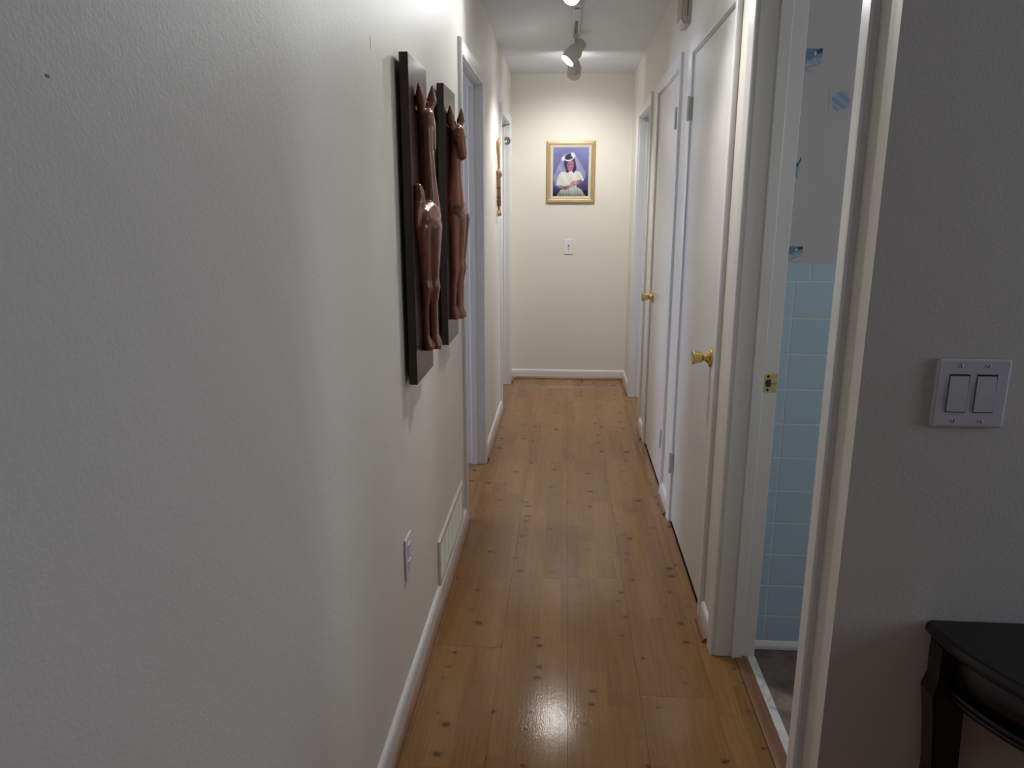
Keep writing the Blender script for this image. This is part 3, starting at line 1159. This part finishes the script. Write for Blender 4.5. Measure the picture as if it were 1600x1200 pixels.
def plaque(y0, z0, z1, mirror, label):
    e = thing('carved_plaque', (BX0, y0 + 0.13, z0), label, 'wall art', 'carved animal plaques on the left wall')
    obj('board', bm_box(BX0, BX1, y0, y0 + 0.26, z0, z1, 0.0022, 2), M_board, e)
    obj('hanger', bm_box(0.0, BX0 + 0.001, y0 + 0.10, y0 + 0.16, z1 - 0.10, z1 - 0.06), M_dark, e)
    F = BX1

    def P(x, s, z, r):
        return (F + x, y0 + (0.26 - s if mirror else s), z + (z1 - 1.815), r)
    bm = bmesh.new()
    # trunk, rump and shoulder
    cone_chain(bm, [P(0.008, 0.072, 1.395, 0.040), P(0.013, 0.115, 1.405, 0.043), P(0.010, 0.160, 1.402, 0.042)])
    cone_chain(bm, [P(0.006, 0.055, 1.440, 0.020), P(0.008, 0.050, 1.466, 0.017), P(0.008, 0.044, 1.478, 0.013)])
    cone_chain(bm, [P(0.006, 0.052, 1.458, 0.014), P(0.006, 0.036, 1.420, 0.011), P(0.004, 0.030, 1.380, 0.008)])
    # neck and head
    if not mirror:
        cone_chain(bm, [P(0.010, 0.160, 1.42, 0.040), P(0.015, 0.152, 1.50, 0.0265), P(0.017, 0.136, 1.58, 0.0200), P(0.018, 0.122, 1.655, 0.0205)])
        cone_chain(bm, [P(0.018, 0.118, 1.668, 0.027), P(0.020, 0.150, 1.648, 0.0235), P(0.020, 0.196, 1.610, 0.0150), P(0.020, 0.214, 1.596, 0.0125)])
        cone_chain(bm, [P(0.012, 0.100, 1.680, 0.009), P(0.012, 0.088, 1.710, 0.0150), P(0.010, 0.080, 1.750, 0.003)])
        cone_chain(bm, [P(0.028, 0.128, 1.685, 0.009), P(0.034, 0.142, 1.712, 0.0150), P(0.036, 0.150, 1.754, 0.003)])
        for x, s in ((0.012, 0.110), (0.024, 0.124)):
            cone_chain(bm, [P(x, s, 1.690, 0.006), P(x + 0.001, s, 1.706, 0.0045)])
    else:
        cone_chain(bm, [P(0.012, 0.175, 1.42, 0.042), P(0.018, 0.172, 1.50, 0.027), P(0.018, 0.155, 1.58, 0.0215), P(0.018, 0.142, 1.650, 0.0215)])
        cone_chain(bm, [P(0.022, 0.142, 1.672, 0.029), P(0.032, 0.150, 1.645, 0.0255), P(0.042, 0.158, 1.610, 0.0185), P(0.046, 0.160, 1.590, 0.0165)])
        cone_chain(bm, [P(0.012, 0.170, 1.680, 0.009), P(0.010, 0.188, 1.712, 0.0150), P(0.010, 0.194, 1.752, 0.003)])
        cone_chain(bm, [P(0.028, 0.114, 1.685, 0.009), P(0.034, 0.100, 1.712, 0.0150), P(0.036, 0.092, 1.754, 0.003)])
        for x, s in ((0.020, 0.158), (0.028, 0.126)):
            cone_chain(bm, [P(x, s, 1.690, 0.006), P(x + 0.001, s, 1.704, 0.0045)])
    # four legs close together
    for x, s0, s1, s2, r in ((0.006, 0.066, 0.094, 0.108, 0.034), (0.026, 0.092, 0.116, 0.132, 0.036), (0.022, 0.150, 0.150, 0.158, 0.034), (0.006, 0.178, 0.172, 0.182, 0.028)):
        cone_chain(bm, [P(x, s0, 1.375, r), P(x + 0.003, (s0 + s1) / 2, 1.30, r * 0.72), P(x + 0.004, s1, 1.225, 0.0165), P(x + 0.007, s1 + 0.001, 1.200, 0.0172),
                        P(x + 0.002, (s1 + s2) / 2, 1.150, 0.0125), P(x + 0.001, s2, 1.060, 0.0112), P(x + 0.003, s2, 1.048, 0.0140), P(x + 0.006, s2 + 0.001, 1.030, 0.0168), P(x + 0.006, s2 + 0.001, 1.022, 0.0175)])
    car = remeshed('carved_giraffe', bm, M_carve, e, 0.0030, 5)
    # trim what would pass behind the board
    bmm = bmesh.new()
    bmm.from_mesh(car.data)
    off = WORLD[car.name]
    bmesh.ops.bisect_plane(bmm, geom=list(bmm.verts) + list(bmm.edges) + list(bmm.faces), plane_co=Vector((F - 0.004 - off.x, 0, 0)), plane_no=Vector((1, 0, 0)), clear_inner=True)
    bmesh.ops.bisect_plane(bmm, geom=list(bmm.verts) + list(bmm.edges) + list(bmm.faces), plane_co=Vector((0, 0, 1.018 + (z1 - 1.815) - off.z)), plane_no=Vector((0, 0, 1)), clear_inner=True)
    bmm.to_mesh(car.data)
    bmm.free()
    for p in car.data.polygons:
        p.use_smooth = True
    # eyes and ear-horn tips
    ev = ([(0.038, 0.135, 1.668), (0.004, 0.142, 1.672)] if not mirror else [(0.052, 0.130, 1.655), (0.034, 0.176, 1.655)])
    for x, s, zz in ev:
        a = P(x, s, zz, 0.005)
        obj('eye', bm_ball(a[:3], 0.0052, None, 2), M_carve, car)
    return e


plaque(2.030, 0.948, 1.826, False, 'dark wood plaque with a giraffe carving, nearest of the pair on the left wall')
plaque(2.605, 0.956, 1.836, True, 'dark wood plaque with a giraffe facing out, beside the left doorway')

# ------------------------------------------------------------------ slender carved ornament between the left doors
OY = 4.905
orn = thing('carved_ornament', (0, OY, 1.37), 'slender tan carved wood ornament hanging between the left doorways', 'wall art')
ox = 0.016
obj('blade', bm_tube([(ox, OY - 0.002, 1.667), (ox, OY + 0.006, 1.69), (ox, OY - 0.006, 1.74), (ox - 0.002, OY - 0.014, 1.79), (ox, OY - 0.010, 1.83), (ox + 0.004, OY + 0.012, 1.858)],
                     [0.007, 0.008, 0.0095, 0.0115, 0.0125, 0.004], 14), M_bamboo, orn)
obj('collar', bm_lathe([(0, 0), (0.0125, 0), (0.0135, 0.008), (0.0125, 0.02), (0.017, 0.026), (0.018, 0.042), (0.012, 0.050), (0.0095, 0.062), (0, 0.064)], seg=18, origin=(ox, OY, 1.605)), M_bamboo2, orn)
obj('knob', bm_ball((ox + 0.006, OY + 0.034, 1.632), 0.012, None, 2, (1, 1, 1.5)), M_bamboo3, orn)
obj('peg', bm_tube([(ox, OY, 1.632), (ox + 0.006, OY + 0.034, 1.632)], 0.005, 10), M_bamboo2, orn)
obj('shaft', bm_lathe([(0, 0), (0.0125, 0), (0.0125, 0.16), (0.0120, 0.165), (0, 0.165)], seg=18, origin=(ox, OY, 1.445)), M_bamboo2, orn)
for zz in (1.440, 1.487, 1.462, 1.545):
    obj('binding', bm_lathe([(0, 0), (0.0138, 0), (0.0142, 0.003), (0.0138, 0.007), (0, 0.007)], seg=18, origin=(ox, OY, zz)), M_bamboo3, orn)
obj('tail_stem', bm_tube([(ox, OY, 1.442), (ox, OY, 1.415), (ox, OY + 0.002, 1.398)], [0.011, 0.008, 0.012], 14), M_bamboo, orn)
obj('tail_fork', bm_tube([(ox, OY, 1.400), (ox + 0.004, OY + 0.02, 1.384), (ox + 0.010, OY + 0.055, 1.378)], [0.012, 0.009, 0.003], 12), M_bamboo, orn)
obj('tail_fork', bm_tube([(ox, OY, 1.402), (ox - 0.003, OY - 0.012, 1.386), (ox - 0.004, OY - 0.016, 1.372)], [0.011, 0.008, 0.004], 12), M_bamboo, orn)

# small round metal disc on the far left door frame
dy = L2[1]
disc = thing('round_disc', (-0.012, dy, 1.90), 'small round grey metal disc high on the far left door frame', 'disc')
obj('rim', bm_lathe([(0.019, 0), (0.027, 0), (0.028, 0.004), (0.026, 0.009), (0.020, 0.009), (0.019, 0.004)], seg=32, origin=(-0.014, dy - 0.0005, 1.922), direction=(0, -1, 0)), M_steel, disc)
obj('face', bm_lathe([(0, 0), (0.020, 0), (0.020, 0.005), (0.012, 0.0065), (0.010, 0.004), (0, 0.004)], seg=32, origin=(-0.014, dy - 0.0005, 1.922), direction=(0, -1, 0)), plain('pale_dial', (0.5, 0.52, 0.55), 0.3, 0.5, metal=0.6, var=0.25, nscale=200), disc)

# ------------------------------------------------------------------ door chime high on the right wall
ch = thing('door_chime', (W, 3.52, 2.188), 'ivory plastic door chime box high on the right wall', 'chime')
CY0, CY1, CX = 3.455, 3.60, 0.040


def chime_outline(i):
    # (depth from wall, z): rounded foot
    return [(0, 2.188 + i), (CX - i - 0.016, 2.186 + i), (CX - i - 0.006, 2.194 + i), (CX - i, 2.210 + i), (CX - i, 2.392 - i), (CX - i - 0.010, 2.402 - i), (0, 2.402 - i)]


t = bm_extrude([(W - a, b) for a, b in chime_outline(0)], 'Y', CY0 + 0.010, CY1 - 0.010)
bm_extrude([(W - a, b) for a, b in chime_outline(0.006)], 'Y', CY0, CY0 + 0.011, bm=t)
bm_extrude([(W - a, b) for a, b in chime_outline(0.006)], 'Y', CY1 - 0.011, CY1, bm=t)
obj('cover', t, M_ivory, ch)
for k in range(2):
    zz = 2.215 + k * 0.082
    obj('side_slot', bm_box(W - 0.017, W - 0.0135, CY0 - 0.0006, CY0 + 0.004, zz, zz + 0.074), M_slot, ch)
for k in range(7):
    yy = CY0 + 0.022 + k * 0.0165
    obj('front_rib', bm_box(W - CX - 0.002, W - CX + 0.002, yy, yy + 0.006, 2.215, 2.375, 0.001, 1), M_ivory, ch)

# ------------------------------------------------------------------ track light on the ceiling
TX = 0.486
tl = thing('track_light', (TX, 4.0, H - 0.02), 'white ceiling track light with lit spot heads along the hallway', 'light')
TZ = H - 0.020
tr_prof = [(TX - 0.018, H), (TX - 0.018, TZ), (TX - 0.010, TZ), (TX - 0.010, TZ + 0.004), (TX - 0.013, TZ + 0.004), (TX - 0.013, H - 0.003),
           (TX + 0.013, H - 0.003), (TX + 0.013, TZ + 0.004), (TX + 0.010, TZ + 0.004), (TX + 0.010, TZ), (TX + 0.018, TZ), (TX + 0.018, H)]
obj('track', bm_extrude(tr_prof, 'Y', 2.50, 5.32), M_lampw, tl)
obj('power_feed', bm_box(TX - 0.022, TX + 0.022, 4.18, 4.42, TZ - 0.004, TZ + 0.002, 0.002, 2), M_lampw, tl)
obj('track_insert', bm_box(TX - 0.0095, TX + 0.0095, 4.44, 4.74, TZ + 0.002, TZ + 0.004), plain('track_conductor_grey', (0.20, 0.21, 0.24), 0.4), tl)
obj('track_cover', bm_box(TX - 0.0095, TX + 0.0095, 2.51, 4.17, TZ + 0.002, TZ + 0.004), plain('track_conductor_pale', (0.40, 0.40, 0.42), 0.4), tl)


def spot_head(y, pivot_drop, aim, mat, bulb_strength, watts, cone, blend, length=0.150, back=0.075, radius=0.046, colour=(1.0, 0.985, 0.955), centre_off=(0, 0, 0), beam=None):
    """Mounting adapter, stem, knuckle and a can whose bulb peers just over its rim."""
    d = Vector(aim).normalized()
    piv = Vector((TX, y, TZ - pivot_drop)) + Vector(centre_off)
    o0 = piv - d * back
    can_prof = [(0.0, 0.0), (0.024, 0.002), (0.031, 0.010), (0.033, 0.020), (0.033, 0.052), (radius - 0.004, 0.066), (radius, 0.074), (radius, length),
                (radius - 0.003, length), (radius - 0.004, length - 0.030), (0.028, 0.075), (0.0, 0.070)]
    can = obj('spot_head', bm_lathe(can_prof, seg=40, origin=o0, direction=d), mat, tl, origin=piv)
    obj('adapter', bm_box(TX - 0.014, TX + 0.014, y - 0.030, y + 0.030, TZ - 0.018, TZ + 0.001, 0.003, 2), mat, can)
    obj('stem', bm_tube([(TX, y, TZ - 0.012), tuple(piv - d * 0.012)], 0.008, 12), mat, can)
    obj('knuckle', bm_ball(tuple(piv + Vector((0, 0, radius * 0.5))), 0.016, None, 2), mat, can)
    dome = [(0.0, length + 0.010), (0.012, length + 0.009), (0.022, length + 0.005), (0.030, length - 0.002), (0.035, length - 0.012), (0.036, length - 0.020), (0.028, length - 0.045), (0.0, length - 0.050)]
    obj('bulb', bm_lathe(dome, seg=32, origin=o0, direction=d), emis('lit_bulb', (1.0, 0.985, 0.96), bulb_strength), can)
    l = bpy.data.lights.new('spot_beam', 'SPOT')
    l.energy = watts
    l.color = colour
    l.spot_size = cone
    l.spot_blend = blend
    l.shadow_soft_size = 0.03
    lo = bpy.data.objects.new('spot_beam', l)
    C.objects.link(lo)
    lo.location = o0 + d * (length + 0.045)
    lo.rotation_euler = (Vector(beam) if beam else d).to_track_quat('-Z', 'Y').to_euler()
    return can


spot_head(2.72, 0.085, (0.16, -0.50, -0.85), M_lampw, 24, 24, math.radians(125), 1.0, colour=(1.0, 0.98, 0.94))  # added head out of view, brightens the near right wall and lower hall
spot_head(3.62, 0.065, (-0.42, -0.85, -0.30), M_lampw, 32, 12, math.radians(125), 1.0, colour=(0.95, 0.98, 1.0))
spot_head(4.81, 0.085, (-0.62, -0.22, -0.74), M_lampw, 34, 34, math.radians(130), 1.0, beam=(-0.12, 0.05, -0.98))
spot_head(5.27, 0.105, (-0.03, 0.95, -0.30), M_lampb, 75, 30, math.radians(120), 1.0, beam=(-0.02, 0.58, -0.81))

# ------------------------------------------------------------------ dark half-moon console table
TC, TA, TB, TT = 1.571, 0.450, 0.388, 0.700
tb = thing('console_table', (TC, YC, 0), 'black half-moon console table against the shaded wall', 'table')


def arc(a, b, n=36, y0=YC - 0.004):
    return [(TC - a * math.cos(PI * k / n), y0 - b * math.sin(PI * k / n)) for k in range(n + 1)]


top = bmesh.new()
rings = [(0.0, -0.006, TT - 0.024), (0.0, -0.001, TT - 0.019), (0.0, 0.0, TT - 0.012), (0.0, -0.003, TT - 0.004), (0.0, -0.009, TT)]
loops = []
for _, ins, zz in rings:
    loops.append([top.verts.new((x, y, zz)) for x, y in arc(TA + ins, TB + ins)])
for A, B in zip(loops, loops[1:]):
    n = len(A)
    for k in range(n):
        f = top.faces.new((A[k], A[(k + 1) % n], B[(k + 1) % n], B[k]))
        f.smooth = k < n - 1
top.faces.new(loops[0])
top.faces.new(loops[-1])
bmesh.ops.recalc_face_normals(top, faces=top.faces)
obj('table_top', top, M_black, tb)


def ring_band(a, b, z0, z1, thick, name):
    t = bmesh.new()
    o0 = arc(a, b)
    i0 = arc(a - thick, b - thick)
    V = [[t.verts.new((x, y, z)) for x, y in P] for P, z in ((o0, z0), (o0, z1), (i0, z1), (i0, z0))]
    for q_ in range(4):
        A, B = V[q_], V[(q_ + 1) % 4]
        for k in range(len(A) - 1):
            f = t.faces.new((A[k], A[k + 1], B[k + 1], B[k]))
            f.smooth = q_ in (0, 2)
    t.faces.new([V[q_][0] for q_ in range(4)])
    t.faces.new([V[q_][-1] for q_ in range(4)])
    bmesh.ops.recalc_face_normals(t, faces=t.faces)
    return obj(name, t, M_black, tb)


ring_band(TA - 0.030, TB - 0.030, TT - 0.110, TT - 0.0245, 0.018, 'apron')
ring_band(TA - 0.024, TB - 0.024, TT - 0.113, TT - 0.104, 0.012, 'bead')
ring_band(TA - 0.026, TB - 0.026, TT - 0.126, TT - 0.117, 0.012, 'bead')


def table_leg(cx, cy, sx):
    """Square sabre leg with a shaped top block."""
    t = bmesh.new()
    st = [(0.0, 0.018, 0.010), (0.03, 0.017, 0.006), (0.20, 0.019, 0.004), (0.42, 0.024, 0.010), (0.52, 0.026, 0.002), (0.575, 0.028, -0.004), (0.605, 0.025, 0.0), (0.64, 0.026, 0.0), (0.674, 0.026, 0.0)]
    L_ = []
    for z, h, o_ in st:
        L_.append([t.verts.new((cx + sx * o_ + u * h, cy + v * h, z)) for u, v in ((-1, -1), (1, -1), (1, 1), (-1, 1))])
    for A, B in zip(L_, L_[1:]):
        for k in range(4):
            t.faces.new((A[k], A[(k + 1) % 4], B[(k + 1) % 4], B[k]))
    t.faces.new(L_[0])
    t.faces.new(L_[-1])
    bmesh.ops.recalc_face_normals(t, faces=t.faces)
    bmesh.ops.bevel(t, geom=[e for e in t.edges if abs(e.verts[0].co.z - e.verts[1].co.z) > 0.01], offset=0.004, segments=2, affect='EDGES')
    return t


for cx, cy, s in ((1.155, YC - 0.036, 1), (2 * TC - 1.155, YC - 0.036, -1), (TC - 0.17, YC - 0.31, 1), (TC + 0.17, YC - 0.31, -1)):
    obj('leg', table_leg(cx, cy, s), M_black, tb)

# ------------------------------------------------------------------ scuffs and filled nail holes on the left wall
for y, z, ry, rz in ((0.657, 1.552, 0.0035, 0.0018), (1.79, 1.80, 0.0022, 0.016), (1.55, 1.06, 0.0015, 0.0015)):
    bm = bm_ball((0.0, y, z), 1.0, None, 2, (0.0006, ry, rz))
    obj('scuff', bm, M_speck, wall_left)
